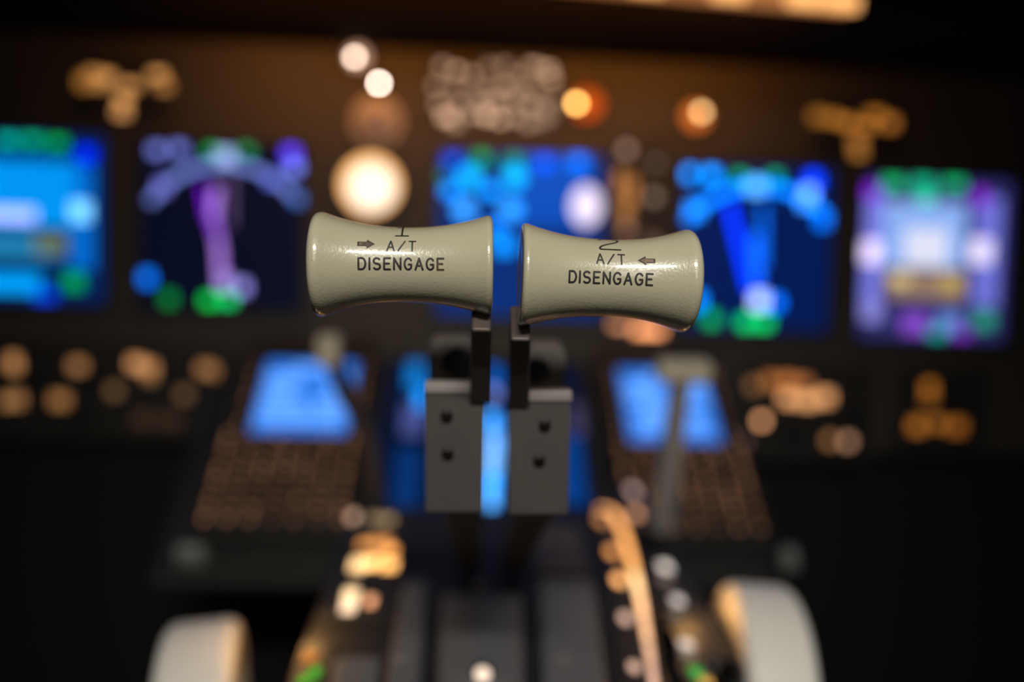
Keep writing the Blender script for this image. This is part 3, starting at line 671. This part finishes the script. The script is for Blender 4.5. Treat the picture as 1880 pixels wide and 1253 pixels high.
def thrust_lever(label, cpx, ang, length, r_out, r_in, out_left, number, no_x, txt, at, arrow, arm, plate, lip, block, hole, screws, foot, inkm):
    gp = Grip(cpx, ang, length, r_out, r_in, .0134 if out_left else .0138, out_left, number)
    root = thing('thrust_lever', label, 'lever', gp.mat)
    grip = gp.build(root)
    th = R(7.6)
    cx = cpx[0]
    r_px = gp.w/PX
    gp.ribbon('lettering', text_strokes('DISENGAGE', txt[0], txt[1], txt[2], 20.5, .98), 3.8, th, inkm, grip)
    gp.ribbon('lettering', text_strokes('A/T', at[0], at[1], at[2], 20, .98), 3.0, th, inkm, grip)
    nw, kw = {'1': (23, .93), '2': (39, 1.42)}[number]
    gp.ribbon('lettering', text_strokes(number, no_x-nw/2, no_x+nw/2, at[2]+at[3], 44, kw), 3.4, th, INK, grip)
    s = arrow[2]; x, y = arrow[0], arrow[1]
    A = [(x-s*16, y-4.6), (x+s*1, y-4.6), (x+s*1, y-9.5), (x+s*16, y), (x+s*1, y+9.5), (x+s*1, y+4.6), (x-s*16, y+4.6)]
    A2 = [(x+(p-x)*.74-s*.6, y+(q_-y)*.62) for p, q_ in A]
    if s < 0: A, A2 = A[::-1], A2[::-1]
    gp.poly('arrow', A, th, ARROW_EDGE, grip, .00009); gp.poly('arrow_fill', A2, th, ARROW, grip, .00014)
    inv = gp.mat.inverted()
    def W(bm): bmesh.ops.transform(bm, matrix=inv, verts=bm.verts)
    # arm under the grip, then the long shaft leaning down to the quadrant slot
    sg = 1 if out_left else -1
    a_top = P(arm[0], arm[1], .288); a_mid = P(arm[2], arm[3], .329); ft = DECK.hit(*foot); ft = ft + DECK.n*.0062
    bm = bmesh.new(); bar(bm, [a_top, a_top.lerp(a_mid, .5), a_mid], [.0072, .0078, .0085], [.016, .012, .012]); W(bm); mesh_obj('arm', bm, M_LEVER, root, bevel=.001)
    bm = bmesh.new(); p1 = P(plate[0]*.4+plate[2]*.6, plate[3]-70, .362); bar(bm, [p1, p1.lerp(ft, .5), ft], [.020, .018, .016], .012); W(bm); mesh_obj('shaft', bm, M_BLACK, root, bevel=.001)
    # upright bracket plate
    yb = P((plate[0]+plate[2])/2, (plate[1]+plate[3])/2, DB).y
    fr = Frame((0, yb, Z), (0, 0, 1), (1, -math.tan(math.asin(max(-1, min(1, 0)))), 0))
    fr2 = Frame((0, yb+.046, Z), (0, 0, 1))
    def wp(px, py, f_=None):
        p = (f_ or fr).hit(px, py); return p.x, p.z
    def quad(name, pts, y0, y1, m, bevel=.0008, parent=root, f_=None):
        bm = bmesh.new(); F0, b_ = [], []
        for px, py in pts:
            x, z = wp(px, py, f_); F0.append(bm.verts.new((x, yb+y0, z))); b_.append(bm.verts.new((x, yb+y1, z)))
        n = len(pts)
        for i in range(n): bm.faces.new((F0[i], F0[(i+1)%n], b_[(i+1)%n], b_[i]))
        bm.faces.new(F0); bm.faces.new(b_[::-1]); W(bm); return mesh_obj(name, bm, m, parent, bevel=bevel)
    x0, y0, x1, y1 = plate
    br = quad('bracket', [(x0, y0), (x1, y0), (x1-(3 if sg > 0 else 4), y1), (x0+(2 if sg > 0 else 0), y1), ], 0, .004, M_PLATE)
    quad('lip', [(lip[0], lip[1]), (lip[2], lip[1]), (lip[2], lip[3]), (lip[0], lip[3])], -.0012, .006, M_LIP)
    bx0, by0, bx1, by1 = block
    pts = [(bx0, by1), (bx1, by1)]
    for k in range(9):
        a = math.pi/2*k/8 ; rr = 26
        pts.append((bx1-rr*.6+rr*.6*math.cos(a), by0+rr-rr*math.sin(a)))
    for k in range(9):
        a = math.pi/2*(1+k/8); pts.append((bx0+rr*.6+rr*.6*math.cos(a), by0+rr-rr*math.sin(a)))
    quad('block', pts, .046, .060, M_BLOCK, f_=fr2)
    hx, hz = wp(hole[0], hole[1], fr2); rr = hole[2]*(DB+.046)/F/2
    bm = bmesh.new(); lathe_z(bm, [(0, rr), (.004, rr), (.005, rr*.85)], 32)
    bmesh.ops.transform(bm, matrix=Matrix.Translation((hx, yb+.0458, hz)) @ Matrix.Rotation(R(90), 4, 'X'), verts=bm.verts); W(bm)
    mesh_obj('pivot', bm, M_BLACK, root)
    for sx_, sy_ in screws:
        hx, hz = wp(sx_, sy_); bm = bmesh.new(); rr = 11*DB/F
        lathe_z(bm, [(0, rr), (.0012, rr), (.0018, rr*.7)], 20); box(bm, -rr*.6, rr*.6, -rr*.1, rr*.1, .0017, .0021)
        bmesh.ops.transform(bm, matrix=Matrix.Translation((hx, yb-.0001, hz)) @ Matrix.Rotation(R(90), 4, 'X'), verts=bm.verts); W(bm)
        mesh_obj('screw', bm, M_SCREW, br)
    return root
thrust_lever('beige thrust lever grip lettered 1 A/T DISENGAGE with a rightward arrow', (742, 487), R(.9), 338*PX*1.007, .0200, .0186, True, '1', 0,
    (-77, 78, -8), (-26, 26, 27, 34), (-64, 40, 1), (884, 575, 882, 720), (779, 720, 890, 942), (780, 704, 866, 722), (786, 626, 872, 706), (842, 664, 56), [(820, 763), (822, 832)], (862, 1052), INK_WORN)
thrust_lever('beige thrust lever grip lettered 2 A/T DISENGAGE with a leftward arrow', (1112, 511), R(2.7), 330*PX*1.012, .0198, .0190, False, '2', -3,
    (-81, 73, -9), (-30, 22, 28, 32), (62, 37, -1), (955, 592, 952, 730), (934, 734, 1048, 946), (968, 718, 1050, 737), (966, 636, 1040, 718), (985, 678, 44), [(1000, 780), (990, 845)], (938, 1056), INK)

# ------------------------------------------------------------------ lights
def area(name, loc, target, sx, sy, power, col, spread=180):
    l = bpy.data.lights.new(name, 'AREA'); l.shape = 'RECTANGLE'; l.size = sx; l.size_y = sy; l.energy = power; l.color = col; l.spread = R(spread)
    o = bpy.data.objects.new(name, l); COL.objects.link(o); o.location = loc
    o.rotation_euler = (Vector(target)-Vector(loc)).to_track_quat('-Z', 'Y').to_euler(); return o
area('overhead_dome_light', (.035, -.42, Z+.64), (.03, .34, Z-.16), .36, .065, 1.0, (1, .95, .85), 60)
area('rear_fill_light', (.10, -1.25, Z+.62), (.02, .30, Z-.10), .45, .45, .42, (1, .92, .84), 90)  # added unseen soft fill from behind the camera, brightens the lever brackets
area('flood_strip_light', (.02, .835, Z+.147), (.02, 1.02, Z+.100), .66, .02, .62, (1, .33, .045), 150)
def point(name, loc, power, col, rad=.006):
    l = bpy.data.lights.new(name, 'POINT'); l.energy = power; l.color = col; l.shadow_soft_size = rad
    o = bpy.data.objects.new(name, l); COL.objects.link(o); o.location = loc
point('trim_panel_lamp', DECK.hit(560, 1165)+DECK.n*.018, .075, (1, .52, .16), .004)
point('flap_panel_lamp', DECK.hit(1262, 1150)+DECK.n*.018, .045, (1, .52, .16), .004)

w = bpy.data.worlds.new('world'); scene.world = w; w.use_nodes = True
w.node_tree.nodes['Background'].inputs[0].default_value = (.02, .022, .03, 1); w.node_tree.nodes['Background'].inputs[1].default_value = .02
scene.view_settings.view_transform = 'Standard'; scene.view_settings.look = 'None'
scene.view_settings.exposure = 0; scene.view_settings.gamma = 1; scene.view_settings.use_curve_mapping = False
scene.cycles.use_denoising = True
